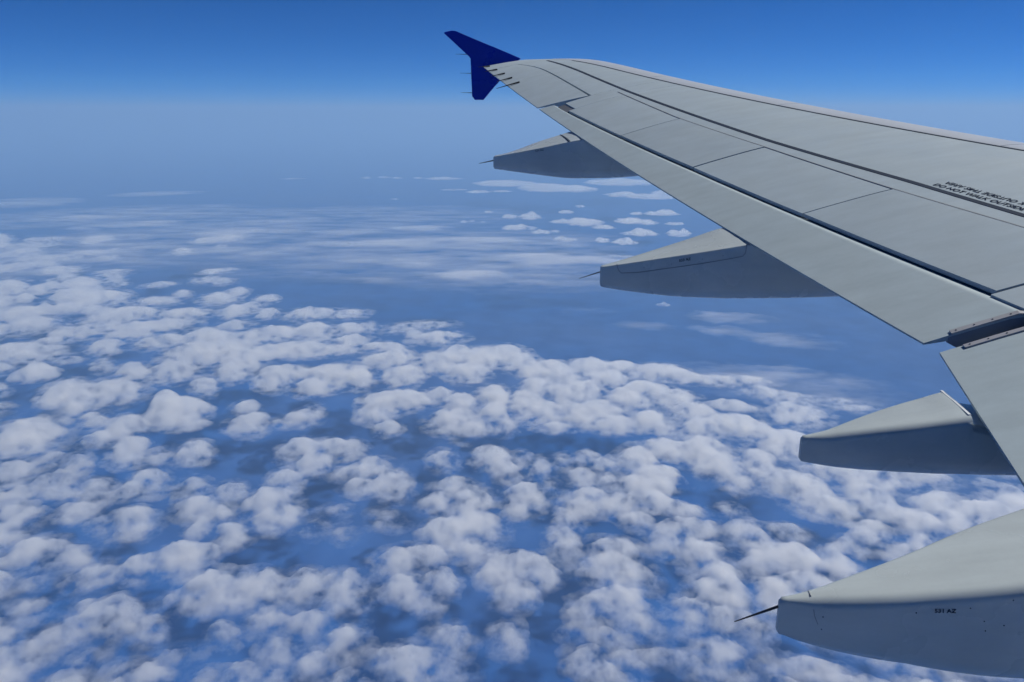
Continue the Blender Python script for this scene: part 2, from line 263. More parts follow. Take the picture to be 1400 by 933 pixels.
def make_cloud_material(name, density, aniso=.35, noise=None, rate=None, scale=None):
    m = mat(name)
    v = N(m, 'ShaderNodeVolumePrincipled')
    v.inputs['Color'].default_value = (.972, .966, .952, 1)
    v.inputs['Density'].default_value = density
    v.inputs['Anisotropy'].default_value = aniso
    if noise:
        lam, detail, lo, hi = noise
        tc = N(m, 'ShaderNodeTexCoord')
        n = N(m, 'ShaderNodeTexNoise'); n.inputs['Scale'].default_value = 1 / lam; n.inputs['Detail'].default_value = detail; n.inputs['Roughness'].default_value = .6
        if scale:
            mp = N(m, 'ShaderNodeMapping'); mp.inputs['Scale'].default_value = scale; mp.inputs['Rotation'].default_value = (0, 0, .30)
            L(m, tc.outputs['Object'], mp.inputs['Vector']); L(m, mp.outputs[0], n.inputs['Vector'])
        else:
            L(m, tc.outputs['Object'], n.inputs['Vector'])
        r = N(m, 'ShaderNodeMapRange'); r.inputs[1].default_value = lo; r.inputs[2].default_value = hi; r.inputs[3].default_value = 0; r.inputs[4].default_value = density
        L(m, n.outputs['Fac'], r.inputs[0]); L(m, r.outputs[0], v.inputs['Density'])
        m.cycles.volume_step_rate = rate
        m.cycles.volume_sampling = 'DISTANCE'
    o = N(m, 'ShaderNodeOutputMaterial'); L(m, v.outputs[0], o.inputs['Volume'])
    return m

M_CLOUD = make_cloud_material('cloud_droplets', .0125, noise=(360., 5., .38, .75), rate=.011)
M_CLOUD_FAR = make_cloud_material('cloud_droplets_far', .005, noise=(1100., 3., .36, .66), rate=.03)
M_CLOUD_ONE = make_cloud_material('cloud_droplets_single', .009, noise=(420., 3., .36, .66), rate=.35)
M_VEIL = make_cloud_material('cloud_ice_veil', .0055, noise=(1., 5., .32, .80), rate=.02, scale=(1 / 1500., 1 / 3200., 1 / 700.))

class Polar:
    """ground grid whose cells grow with distance from below the aircraft"""
    def __init__(s, az0, az1, el0, el1, daz, d_el):
        s.az = np.arange(R(az0), R(az1), R(daz)) if np.isscalar(az0) else np.radians(az0); s.el = np.arange(R(el0), R(el1), -R(d_el))
        s.r = -CLOUD_Z / np.tan(s.el)
        A, Rr = np.meshgrid(s.az, s.r)
        s.X = Rr * np.cos(A); s.Y = Rr * np.sin(A)
        s.cell = np.maximum(Rr * np.gradient(s.az)[None, :], np.abs(np.gradient(s.r))[:, None])

def heap(G, puffs, hk, hmax, warp, seed, pw=1.35, grow=1.0, un=3.5):
    X, Y = G.X, G.Y
    acc = np.zeros_like(X)
    w1 = fbm(X, Y, seed, G.cell, (900., 420., 200., 100., 55.)); w2 = fbm(X, Y, seed + 31, G.cell, (900., 420., 200., 100., 55.))
    WX = X + warp * w1; WY = Y + warp * w2
    for (px, py, rr, rd, st) in puffs:
        a = math.atan2(py, px); a = a + 2 * math.pi if a < R(-136) else a; r = math.hypot(px, py); big = max(rr, rd) * grow + warp * 1.2
        i0, i1 = np.searchsorted(G.r, [r - big, r + big])
        da = big / max(r - big, 1000.)
        j0, j1 = np.searchsorted(G.az, [a - da, a + da])
        if i1 <= i0 or j1 <= j0: continue
        sl = (slice(max(i0 - 1, 0), i1 + 1), slice(max(j0 - 1, 0), j1 + 1))
        dx = WX[sl] - px; dy = WY[sl] - py
        ca, sa = math.cos(a), math.sin(a)
        rr *= grow; rd *= grow
        q = ((dx * ca + dy * sa) / rd) ** 2 + ((-dx * sa + dy * ca) / rr) ** 2
        h = min(hk * math.sqrt(rr * min(rd, rr * 1.3)), hmax) * st * np.clip(1 - q, 0, 1) ** pw
        acc[sl] += h ** un
    return acc ** (1 / un)

def solid(name, G, H, material, floor=3.0, under=.22, keep=None):
    """closed mesh between base and top where H is above the floor"""
    on = H > floor
    if keep is not None: on &= keep
    cellon = on[:-1, :-1] | on[1:, :-1] | on[:-1, 1:] | on[1:, 1:]
    ii, jj = np.nonzero(cellon)
    if len(ii) == 0: return None
    nr, nc = H.shape
    vid = -np.ones(nr * nc, np.int64)
    c = np.stack([ii * nc + jj, ii * nc + jj + 1, (ii + 1) * nc + jj + 1, (ii + 1) * nc + jj], 1)
    used = np.unique(c); vid[used] = np.arange(len(used)); c = vid[c]
    nv = len(used)
    h = np.where(on.ravel()[used], H.ravel()[used], 0) 
    x = G.X.ravel()[used]; y = G.Y.ravel()[used]
    base = CLOUD_Z
    top = np.stack([x, y, base + h + .4], 1); bot = np.stack([x, y, base - under * h - .4], 1)
    co = np.concatenate([top, bot]).astype(np.float32)
    # orientation: rows go outward with decreasing elevation, columns with increasing azimuth -> flip to face up
    tf = c[:, [0, 3, 2, 1]]; bf = c + nv
    # walls along the border
    pad = np.zeros((nr + 1, nc + 1), bool); pad[1:nr, 1:nc] = cellon
    walls = []
    for (di, dj, k0, k1) in ((-1, 0, 0, 1), (1, 0, 2, 3), (0, 1, 1, 2), (0, -1, 3, 0)):
        nb = pad[ii + 1 + di, jj + 1 + dj]
        e = c[~nb]
        walls.append(np.stack([e[:, k0], e[:, k1], e[:, k1] + nv, e[:, k0] + nv], 1))
    wf = np.concatenate(walls)
    F = np.concatenate([tf, bf, wf]).astype(np.int32)
    # check winding of a top face
    p = co[tf[0]]
    if np.cross(p[1] - p[0], p[2] - p[0])[2] < 0: F = F[:, ::-1]
    me = bpy.data.meshes.new(name)
    me.vertices.add(len(co)); me.vertices.foreach_set('co', co.ravel())
    me.loops.add(F.size); me.loops.foreach_set('vertex_index', np.ascontiguousarray(F).ravel())
    me.polygons.add(len(F)); me.polygons.foreach_set('loop_start', np.arange(0, F.size, 4, dtype=np.int32))
    me.update(calc_edges=True)
    me.materials.append(material)
    o = bpy.data.objects.new(name, me); COL.objects.link(o)
    return o

def billow(X, Y, seed, cell, lams, gain=.6):
    s = 0; w = 1; tot = 0
    for k, lam in enumerate(lams):
        fade = np.clip(1.6 - 2.2 * cell / lam, 0, 1)
        n = vnoise(X / lam + 5.2 * k, Y / lam + 3.7 * k, seed + k)
        s = s + w * fade * (1 - np.minimum(np.abs(n) * 2.2, 1.6)); tot += w; w *= gain
    return -s / tot           # rounded bumps with sharp creases between

def components(on, step):
    """coarse connected components: label grid of cells of step x step"""
    nr, nc = on.shape[0] // step, on.shape[1] // step
    c = on[:nr * step, :nc * step].reshape(nr, step, nc, step).any(axis=(1, 3))
    lab = np.zeros((nr, nc), int); k = 0
    for i in range(nr):
        for j in range(nc):
            if c[i, j] and not lab[i, j]:
                k += 1; st = [(i, j)]; lab[i, j] = k
                while st:
                    a, b = st.pop()
                    for da in (-1, 0, 1):
                        for db in (-1, 0, 1):
                            p, q = a + da, b + db
                            if 0 <= p < nr and 0 <= q < nc and c[p, q] and not lab[p, q]:
                                lab[p, q] = k; st.append((p, q))
    full = np.zeros(on.shape, int)
    full[:nr * step, :nc * step] = np.repeat(np.repeat(lab, step, 0), step, 1)
    return full, k

def make_clouds():
    # broken layer near by
    az = np.concatenate([np.arange(-136, -46, .9), np.arange(-46, 54, .085), np.arange(54, 224.1, .9)])
    G = Polar(az, 0, 47, 6.6, .085, .062)
    rb = random.Random(5); rest = []
    for _ in range(1000):                                   # unseen rest of the deck, puffs enlarged to brighten shaded fairing sides
        a = R(rb.uniform(56, 222) if rb.random() < .66 else rb.uniform(-134, -47)); r = math.sqrt(rb.uniform(8.2e3 ** 2, 34e3 ** 2)); q = rb.uniform(600, 1300)
        rest.append((r * math.cos(a), r * math.sin(a), q, q * rb.uniform(.8, 1.3), rb.uniform(.6, 1.)))
    H = heap(G, np.concatenate([NEAR, np.array(rest)]), .5, 330., 260., 11, 1.3, 1.45, 2.6)
    Hf = heap(G, FAR, .42, 300., 320., 12, 1.3, 1.5, 2.6)
    H = np.maximum(H, Hf)
    b = billow(G.X, G.Y, 40, G.cell, (620., 300., 150., 75., 38.), .65)
    f = fbm(G.X, G.Y, 60, G.cell, (900., 450., 220., 110., 55., 28.), .72)
    g = fbm(G.X, G.Y, 90, G.cell, (1800., 900., 450., 220., 110., 60., 30.), .7)
    soft = np.clip(H / 120., 0, 1)
    D = H * (1.0 + .30 * b) + soft * 45. * b + 90. * f * np.clip(H / 60., 0, 1)
    wide = np.maximum(heap(G, NEAR, 1., 1., 300., 13, .5, 1.75, 2.), heap(G, FAR, 1., 1., 360., 14, .5, 2.0, 2.))
    veil = np.clip(wide, 0, 1) * (36. + 120. * g)
    D = np.maximum(D, veil)
    D = np.clip(np.where((H > 1.) | (wide > .02), D, 0), 0, None)
    o = solid('cloud_deck', G, D, M_CLOUD, floor=1.0)
    tag(o, 'broken deck of white puffy clouds spread out below the wing', 'clouds', kind='stuff')
    # far low bank and thin streaks
    G2 = Polar(-40, 48, 12, 3.6, .085, .02)
    H = heap(G2, DISTANT, .2, 320., 600., 21, 1.2, 1.3)
    f = fbm(G2.X, G2.Y, 61, G2.cell, (2400., 1200., 600., 300.), .6)
    D = np.clip(H * (1 + .9 * f) + 60 * f * np.clip(H / 40, 0, 1), 0, None)
    o = solid('far_cloud_bank', G2, D, M_CLOUD_FAR)
    if o: tag(o, 'low band of tiny clouds strung out near the horizon', 'clouds', kind='stuff')
    G3 = Polar(-40, 48, 20, 4.0, .12, .03)
    H = heap(G3, STREAK, .08, 130., 600., 31, 1.2, 1.35)
    ca, sa = math.cos(.12), math.sin(.12)
    U = G3.X * ca + G3.Y * sa; V = -G3.X * sa + G3.Y * ca
    f = fbm(U / 1.0, V / 4.0, 71, G3.cell, (1800., 900., 450., 220.), .65)
    D = np.clip(H * (1 + 1.3 * f) - 6, 0, None)
    o = solid('cloud_streaks', G3, D, M_VEIL, floor=1.0, under=.1)
    if o: tag(o, 'thin wispy streaks of veil cloud in the middle distance', 'clouds', kind='stuff')
    # lone small clouds over the clear patch, each a little heap of its own
    for k, p in enumerate(SINGLE):
        rk = random.Random(50 + k); lumps = []
        ca, sa = math.cos(math.atan2(p[1], p[0])), math.sin(math.atan2(p[1], p[0]))
        for q in range(14):
            e = rk.uniform(-.75, .75); g = rk.uniform(-.6, .6); t = (1 - .55 * abs(e)) * rk.uniform(.25, .5)
            lumps.append((p[0] + ca * g * p[3] - sa * e * p[2], p[1] + sa * g * p[3] + ca * e * p[2], p[2] * t, min(p[3], p[2] * 1.6) * t, p[4] * rk.uniform(.7, 1.15)))
        lumps.append((p[0], p[1], p[2] * .95, p[3] * .8, p[4] * .35))
        lone('small_cloud', lumps, p, 70, SINGLE_LABELS[k], 'small clouds over the clear blue patch', k, .42, 330.)
    for k, (lab, idx) in enumerate(ALONE):
        ps = [NEAR_ALL[q] for q in idx]; P = np.mean(ps, axis=0); P[2] = max(math.hypot(q[0] - P[0], q[1] - P[1]) + q[2] for q in ps); P[3] = max(P[2], max(q[3] for q in ps))
        lone('cloud', ps, P, 120, lab, None, 60 + k, .55, 330., 1.5)

def lone(name, lumps, p, n, label, group, k, hk, hmax, grow=1.25):
    a = math.degrees(math.atan2(p[1], p[0])); r = math.hypot(p[0], p[1])
    w = math.degrees(p[2] / r) * 1.7; d1 = math.degrees(math.atan2(-CLOUD_Z, max(r - p[3] * 1.7, 1))); d0 = math.degrees(math.atan2(-CLOUD_Z, r + p[3] * 1.7))
    Gs = Polar(a - w, a + w, d1, d0, 2 * w / n, (d1 - d0) / (n * .7))
    H = heap(Gs, lumps, hk, hmax, .35 * min(p[2], 600.), 200 + 7 * k, 1.3, grow, 2.6)
    l = p[2]
    f = fbm(Gs.X, Gs.Y, 300 + 11 * k, Gs.cell, (l, l / 2, l / 4, l / 8), .66)
    D = H * (1 + .8 * f) + 60 * f * np.clip(H / 40, 0, 1)
    D = np.clip(np.where(H > 2., D, 0), 0, None)
    o = solid(name, Gs, D, M_CLOUD_ONE, floor=1.0)
    if o: tag(o, label, 'cloud', group)
SINGLE_LABELS = [
    'small round cloud at the left end of the scattered group', 'lumpy cloud with a raised shoulder, above the long flat cloud', 'long flat low cloud beneath the lumpy left pair',
    'short flat cloud trailing off the long low one', 'tiny puff just past the tail of the long low cloud', 'small flat cloud above the widest cloud of the group', 'tiny topmost puff of the scattered group',
    'thin flat tail at the left end of the widest cloud', 'widest and largest cloud in the middle of the group', 'flat strip tucked under the right edge of the widest cloud', 'bright elongated cloud right of the widest one',
    'bright cloud joined to the right of the elongated one', 'small lone puff above the bright elongated cloud', 'loose ragged cloud at the upper right of the group', 'thin flat cloud below the loose ragged one',
    'bright heaped cloud in the lower right row of the group', 'rightmost bright cloud, beside the top of the second fairing', 'flat bright cloud at the lower left of the group', 'small soft puff in the lowest row, left of its neighbour',
    'bright oval cloud, lowest of the group, above the second fairing', 'middle speck in the row of tiny puffs at left', 'leftmost speck in the row of tiny puffs', 'rightmost speck in the row of tiny puffs',
    'faint tiny puff above the row of specks', 'lone small cloud under the second fairing from the tip']
NEAR_ALL = NEAR.copy()
ALONE = [('largest peaked white cloud standing alone left of the centre', [17, 18, 19]), ('small round lone cloud below the large peaked one', [33]), ('lone oval cloud near the left edge above the double heap', [3])]
NEAR = np.delete(NEAR, [17, 18, 19, 33, 3], axis=0)
make_clouds()

# ------------------------------------------------------------------ the wing
US = np.array([0, .004, .01, .03, .07, .15, .3, .45, .6, .75, .88, 1., 1.3])
ZS = np.array([0, .016, .026, .048, .062, .071, .074, .070, .060, .042, .022, 0, -.055])
def pchip(X, Y):
    h = np.diff(X); d = np.diff(Y) / h; m = np.zeros_like(X)
    m[1:-1] = np.where(d[:-1] * d[1:] > 0, 2 * d[:-1] * d[1:] / (d[:-1] + d[1:] + 1e-12), 0); m[0] = d[0]; m[-1] = d[-1]
    def f(x):
        x = np.asarray(x, float); i = np.clip(np.searchsorted(X, x) - 1, 0, len(X) - 2); t = (x - X[i]) / h[i]
        return (2*t**3 - 3*t**2 + 1) * Y[i] + (t**3 - 2*t**2 + t) * h[i] * m[i] + (-2*t**3 + 3*t**2) * Y[i+1] + (t**3 - t**2) * h[i] * m[i+1]
    return f
PROF = pchip(US, ZS)
LOWP = pchip(np.array([0, .004, .012, .04, .1, .25, .45, .62, .74, .84, .92, 1.]), np.array([0, .012, .02, .034, .044, .05, .046, .034, .018, .006, .002, .0035]))
def LE(x):
    t = np.clip((x - 15.2) / 1.5, 0, 2); return .5394 * (x - 1.975) + .75 * t ** 2.6
def TE(x):
    return np.where(x > 6.4, 5.6913 + .3596 * (x - 6.4), 5.6913 - .1064 * (x - 6.4))
def base(x, u):
    l0 = .5394 * (x - 1.975); c0 = TE(x) - l0; l = LE(x); c = TE(x) - l; s = l + u * c; u0 = (s - l0) / c0; d = x - 1.975
    k = 1 - .9 * np.clip((x - 14.6) / 2.05, 0, 1.2) ** 2
    return s, .0951 * d + .0047 * d * d - (u0 - .5) * c0 * (.1933 - .0039 * d), c * k
def UP(x, u, dz=0.):
    x = np.asarray(x, float); u = np.asarray(u, float)
    s, z, ck = base(x, u)
    return np.stack(np.broadcast_arrays(x, s, z + ck * PROF(u) + dz), -1)
def LOW(x, u, dz=0.):
    x = np.asarray(x, float); u = np.asarray(u, float)
    s, z, ck = base(x, u)
    return np.stack(np.broadcast_arrays(x, s, z - ck * LOWP(u) + dz), -1)
def u_of(x, s):
    l = LE(x); return (s - l) / (TE(x) - l)

def grid_faces(nu, nv, off=0, flip=False):
    f = []
    for i in range(nu - 1):
        for j in range(nv - 1):
            a = off + i * nv + j
            q = (a, a + nv, a + nv + 1, a + 1)
            f.append(q[::-1] if flip else q)
    return f

def slab(top, bot, flip=False):
    """closed solid between two equal grids of points (nu, nv, 3)"""
    nu, nv, _ = top.shape
    v = list(top.reshape(-1, 3)) + list(bot.reshape(-1, 3)); n = nu * nv
    f = grid_faces(nu, nv, 0, flip) + grid_faces(nu, nv, n, not flip)
    ring = [(i, 0) for i in range(nu)] + [(nu - 1, j) for j in range(1, nv)] + [(i, nv - 1) for i in range(nu - 2, -1, -1)] + [(0, j) for j in range(nv - 2, 0, -1)]
    ids = [i * nv + j for i, j in ring]
    for a, b in zip(ids, ids[1:] + ids[:1]):
        q = (a, b, b + n, a + n)
        f.append(q[::-1] if not flip else q)
    return v, f

def recalc(o):
    bm = bmesh.new(); bm.from_mesh(o.data); bmesh.ops.recalc_face_normals(bm, faces=bm.faces); bm.to_mesh(o.data); bm.free()
    return o

def panel(name, xs, ua, ub, material, parent, thick=.028, dz=0., nv=14, dzf=None, lower=False, skew=None):
    """a skin panel over span stations xs between chord lines ua(x) and ub(x)"""
    xs = np.asarray(xs, float)
    a = np.array([ua(x) for x in xs]); b = np.array([ub(x) for x in xs])
    t = np.linspace(0, 1, nv)
    U = a[:, None] * (1 - t) + b[:, None] * t; X = np.repeat(xs[:, None], nv, 1)
    if skew is not None:
        tau = ((xs - xs[0]) / (xs[-1] - xs[0]))[:, None]; X = X + skew(tau, U)
    d = dz if dzf is None else dz + dzf(X, U)
    top = UP(X, U, d)
    bot = top.copy()
    if lower:
        low = LOW(X, U); bot[..., 2] = np.minimum(low[..., 2], top[..., 2] - .012)
    else:
        bot[..., 2] -= thick
    v, f = slab(top, bot)
    o = mesh_object(name, v, f, material, parent, smooth=True)
    recalc(o)
    try: o.data.set_sharp_from_angle(angle=R(35))
    except Exception: pass
    return o

def lin(pts):
    xs = np.array([p[0] for p in pts]); us = np.array([p[1] for p in pts]); k = np.argsort(xs)
    return lambda x: float(np.interp(x, xs[k], us[k]))

wing = bpy.data.objects.new('aircraft_wing', None)
COL.objects.link(wing)
wing.location = (0, 0, 0)
tag(wing, 'grey airliner wing with blue tip fence stretching across the view', 'aircraft wing')

u_slat = lambda x: max(.11, float(u_of(x, 4.135 + .5290 * (x - 8.812))))
s_A = lin([(3.0, 2.78), (7.591, 4.708), (8.547, 5.096), (10.213, 5.832), (13.15, 7.042), (16.166, 8.228)])
s_B = lin([(3.0, 2.93), (7.539, 4.833), (8.495, 5.251), (10.063, 5.90), (11.59, 6.56), (13.25, 7.182), (14., 7.5)])
u_B = lambda x: float(u_of(x, s_B(x)))
u_sp = lin([(3.0, .83), (6.785, .812), (8.494, .825), (10.08, .840), (11.575, .862), (13.07, .885)])
u_hinge = lin([(13.39, .675), (16.277, .567)])
XIN, XTIP = 3.4, 16.65

def stations(a, b, step=.25):
    n = max(2, int(math.ceil((b - a) / step)) + 1); return np.linspace(a, b, n)

# structure inside: front spar to rear spar, seen only through the joints
xs = stations(XIN, 16.5, .4)
t = np.linspace(0.02, .80, 24)
X = np.repeat(xs[:, None], len(t), 1); U = np.repeat(t[None, :], len(xs), 0)
top = UP(X, U, -.05); bot = LOW(X, U)
bot[..., 2] = np.minimum(bot[..., 2], top[..., 2] - .01)
v, f = slab(top, bot)
o = recalc(mesh_object('wing_box', v, f, M_CORE, wing, smooth=False))

# upper skin from the slat joint back
panel('wing_skin', stations(XIN, 13.05), lambda x: u_slat(x) + .004, lambda x: u_B(x) - .0006, M_WING, wing, nv=22)
panel('wing_skin', stations(13.053, 13.40, .1), lambda x: u_slat(x) + .004, lambda x: .845, M_WING, wing, nv=30)
panel('wing_skin', stations(13.403, 16.285), lambda x: u_slat(min(x, 16.3)) + (.004 if x < 15.9 else .0), lambda x: u_hinge(x) - .004, M_WING, wing, nv=20)
# tip cap: full chord, rounded in plan
xs = np.linspace(16.288, XTIP, 12)
t = np.concatenate([[0, .004, .012, .03, .06], np.linspace(.1, 1, 16)])
X = np.repeat(xs[:, None], len(t), 1); U = np.repeat(t[None, :], len(xs), 0)
top = UP(X, U); bot = LOW(X, U); bot[..., 2] = np.minimum(bot[..., 2], top[..., 2] - .004)
v, f = slab(top, bot)
tip = recalc(mesh_object('wing_tip_cap', v, f, M_WING, wing, smooth=True)); tip.data.set_sharp_from_angle(angle=R(50))

# leading edge slats: wrap round the nose
def nose(name, x0, x1):
    xs = stations(x0, x1, .2)
    rows = []
    for x in xs:
        us = u_slat(x)
        uu = np.concatenate([np.linspace(us, .06, 9), [.04, .025, .014, .006, .002]])
        ul = np.array([0, .002, .006, .014, .03, .06, .10])
        a = [UP(x, u, .004 * min(1, (us - u) / .03 + .4)) for u in uu]; b = [LOW(x, u) for u in ul]
        rows.append(np.array(a + b))
    g = np.array(rows)
    inner = g.copy(); inner[..., 1] += .03; inner[..., 2] -= .0
    inner[:, :14, 2] -= .025; inner[:, 14:, 2] += .02
    v, f = slab(g, inner)
    o = recalc(mesh_object(name, v, f, M_SLAT, wing, smooth=True)); o.data.set_sharp_from_angle(angle=R(40))
    return o
for a, b in ((XIN, 6.60), (6.608, 9.00), (9.008, 11.40), (11.408, 13.70), (13.708, 16.284)):
    nose('leading_edge_slat', a, b)

# roll spoilers
SPX = [13.05, 11.575, 10.08, 8.494, 6.785, 4.6]
for i in range(5):
    g = .009
    x1, x0 = SPX[i] - (g if i else 0.0), SPX[i + 1] + g
    ub = (lambda x: u_sp(x)) if i < 4 else (lambda x: .826)
    panel('spoiler', stations(x0, x1), lambda x: u_B(x) + .0006, ub, M_WING2 if i % 2 else M_WING, wing, thick=.028, nv=12, dz=.003 if i % 2 else 0.)

# aileron and flaps; the flap noses sit lower than the spoilers' trailing edges
def edge_dip(X, U):
    e = np.interp(X, [3., 6.785, 8.494, 10.08, 11.575, 13.07], [.826, .812, .825, .840, .862, .885]) + .027
    return -.026 * np.clip((e - U) / .020, 0, 1.6) ** 1.2
panel('aileron', stations(13.425, 16.278), lambda x: u_hinge(x) + .011, lambda x: 1.0, M_WING, wing, nv=12, lower=True, skew=lambda t, U: (1 - t) ** 6 * .58 * (U - .68))
panel('flap', stations(6.515, 13.385), lambda x: .775 + .006 * (x - 6.5), lambda x: 1.0, M_WING3, wing, nv=48, dzf=edge_dip, lower=True, skew=lambda t, U: t ** 6 * .58 * np.clip(U - .75, 0, 1))
panel('flap', stations(XIN, 6.392), lambda x: .775, lambda x: 1.0, M_WING3, wing, nv=48, dzf=edge_dip, lower=True)

# dark hatch by the outer flap end
panel('hinge_recess_cover', stations(13.06, 13.385, .05), lambda x: .849, lambda x: .90, M_SEAL, wing, nv=4, dz=-.012, thick=.02)

# painted limit line and thin sealant line of the walkway, and the slat joint line
def strip(name, pts_fn, x0, x1, w, material, dz, step=.2):
    xs = stations(x0, x1, step); top = []
    for x in xs:
        s = pts_fn(x); l = LE(x); c = TE(x) - l
        top.append([UP(x, (s - w / 2 - l) / c, dz), UP(x, (s + w / 2 - l) / c, dz)])
    top = np.array(top); bot = top.copy(); bot[..., 2] -= .0035
    v, f = slab(top, bot)
    return recalc(mesh_object(name, v, f, material, wing))
strip('walkway_line', s_A, XIN, 16.16, .040, M_LINE, .003)
strip('slat_joint', lambda x: float(LE(x) + (u_slat(x) + .001) * (TE(x) - LE(x))), XIN, 15.75, .012, M_JOINT, .0055)
strip('sealant_line', lambda x: s_B(x), XIN, 13.25, .010, M_THIN, .005)

# segments of rubber seal in the slot between spoilers and flap
rs = random.Random(3)
x = 6.86
while x < 12.9:
    w = rs.uniform(.12, .42)
    if rs.random() < .62:
        lo = u_sp(x) + .004
        panel('seal_strip', stations(x, min(x + w, 12.95), .1), lambda q: u_sp(q) + .012, lambda q: u_sp(q) + .012 + rs.choice((.007, .009, .012)), rs.choice((M_SEAL, M_RAIL, M_SEAL)), wing, nv=3, dz=-.024, thick=.01)
    x += w + rs.uniform(.03, .16)

# the joint between the two flaps: two riveted rails over a dark trough
def rail(xa, xb, s0, s1, name):
    tp = []
    for s in np.linspace(s0, s1, 8):
        row = []
        for xx in (xa, xb):
            u = float(u_of(xx, s)); row.append(UP(xx, u, float(edge_dip(6.45, u)) + .010))
        tp.append(row)
    tp = np.array(tp); bt = tp.copy(); bt[..., 2] -= .009
    v, f = slab(tp, bt)
    r = recalc(mesh_object(name, v, f, M_RAIL, wing))
    for s in np.linspace(s0 + .02, s1 - .03, 7):
        xx = (xa + xb) / 2; u = float(u_of(xx, s)); c = UP(xx, u, float(edge_dip(6.45, u)) + .011)
        vs = [(c[0] + .0045 * math.cos(a), c[1] + .0045 * math.sin(a), c[2] + z) for z in (-.002, .002) for a in np.linspace(0, 2 * math.pi, 8, endpoint=False)]
        fs = [tuple(range(8, 16)), tuple(range(7, -1, -1))] + [(k, (k + 1) % 8, 8 + (k + 1) % 8, 8 + k) for k in range(8)]
        mesh_object('rivet', vs, fs, M_LINE, r)
    return r
rail(6.512, 6.545, 4.95, 5.585, 'flap_end_rail')
rail(6.352, 6.386, 4.95, 5.575, 'flap_end_rail')
# trough floor and the flap's end web, coloured dark to stand for shade
xs = np.linspace(6.395, 6.512, 3)
tp = np.array([[np.array([x, s, float(UP(6.45, float(u_of(6.45, s)))[2]) - .105 + .04 * max(0, (s - 5.3))]) for s in np.linspace(4.6, 5.53, 6)] for x in xs]); bt = tp.copy(); bt[..., 2] -= .02
v, f = slab(tp, bt); recalc(mesh_object('joint_trough', v, f, M_CORE, wing))

tp = []
for s in np.linspace(4.6, 5.60, 10):
    z = float(UP(6.517, float(u_of(6.517, s)))[2]) + float(edge_dip(6.5, float(u_of(6.517, s)))) - .012
    dpt = .13 * min(1, max(.05, (5.63 - s) / .12))
    tp.append([(6.5125, s, z), (6.5125, s, z - dpt)])
tp = np.array(tp); bt = tp.copy(); bt[..., 0] += .02
v, f = slab(tp, bt); recalc(mesh_object('flap_end_web', v, f, M_CORE, wing))

# lettering along the walkway line (read from either side)
def lettering(name, text, size, org, ax, ay, material, parent, lift=.003, surface=True, align='LEFT', bold=.0, wall=None):
    cu = bpy.data.curves.new(name, 'FONT'); cu.body = text; cu.size = size; cu.align_x = align; cu.resolution_u = 3; cu.offset = bold
    ob = bpy.data.objects.new(name, cu); COL.objects.link(ob)
    dg = bpy.context.evaluated_depsgraph_get()
    me = bpy.data.meshes.new_from_object(ob.evaluated_get(dg)); bpy.data.objects.remove(ob, do_unlink=True); bpy.data.curves.remove(cu)
    me.name = name
    for v in me.vertices:
        p = Vector(org) + Vector(ax) * v.co.x + Vector(ay) * v.co.y
        if wall is not None:
            p.x = wall(p.y) - lift
        if surface:
            q = UP(p.x, float(u_of(p.x, p.y)), lift); p = Vector(q)
        v.co = p
    me.materials.clear(); me.materials.append(material)
    o = bpy.data.objects.new(name, me); COL.objects.link(o); o.parent = parent
    md = o.modifiers.new('thickness', 'SOLIDIFY'); md.thickness = .001; md.offset = 1
    return o
dirA = Vector((-1, -.418, 0)).normalized(); perpA = Vector((.10, -1, 0)).normalized()
W_TEXT = 'DO NOT WALK OUTSIDE THIS AREA'
lettering('walkway_lettering', W_TEXT, .058, (8.405, 4.992, 0), dirA * 1.2, perpA, M_LINE, wing, bold=.0006)
tl = max((Vector((v.co.x, v.co.y, 0)) - Vector((8.405, 4.992, 0))).dot(dirA) for v in bpy.data.objects['walkway_lettering'].data.vertices)
org2 = Vector((8.40, 4.875, 0)) + dirA * tl
lettering('walkway_lettering', W_TEXT, .058, org2, -dirA * 1.2, -perpA, M_LINE, wing, bold=.0006)

# ------------------------------------------------------------------ static wicks
def rod(name, p0, p1, r0, r1, material, parent, n=6):
    p0, p1 = Vector(p0), Vector(p1); d = (p1 - p0).normalized(); a = d.orthogonal().normalized(); b = d.cross(a)
    vs = [p + (a * math.cos(t) + b * math.sin(t)) * r for p, r in ((p0, r0), (p0.lerp(p1, .25), r0 * .95), (p1, r1)) for t in np.linspace(0, 2 * math.pi, n, endpoint=False)]
    fs = [(k + i * n, (k + 1) % n + i * n, (k + 1) % n + (i + 1) * n, k + (i + 1) * n) for i in range(2) for k in range(n)]
    fs += [tuple(range(n - 1, -1, -1)), tuple(range(2 * n, 3 * n))]
    return recalc(mesh_object(name, vs, fs, material, parent, smooth=True, sharp=50))

def wick_on(x, parent, du0=.93, length=.20, th=0.):
    a = UP(x, du0, .012); b = UP(x, 1.0, .02); d = Vector(b) - Vector(a); d.normalize(); e = Vector(a) + d * length + Vector((0, 0, th))
    return rod('static_wick', a, e, .011, .004, M_WICK, parent, 6)
for x, ln in ((16.52, .20), (16.17, .22), (15.80, .24), (15.42, .26), (15.05, .38)):
    wick_on(x, wing, .90, ln)

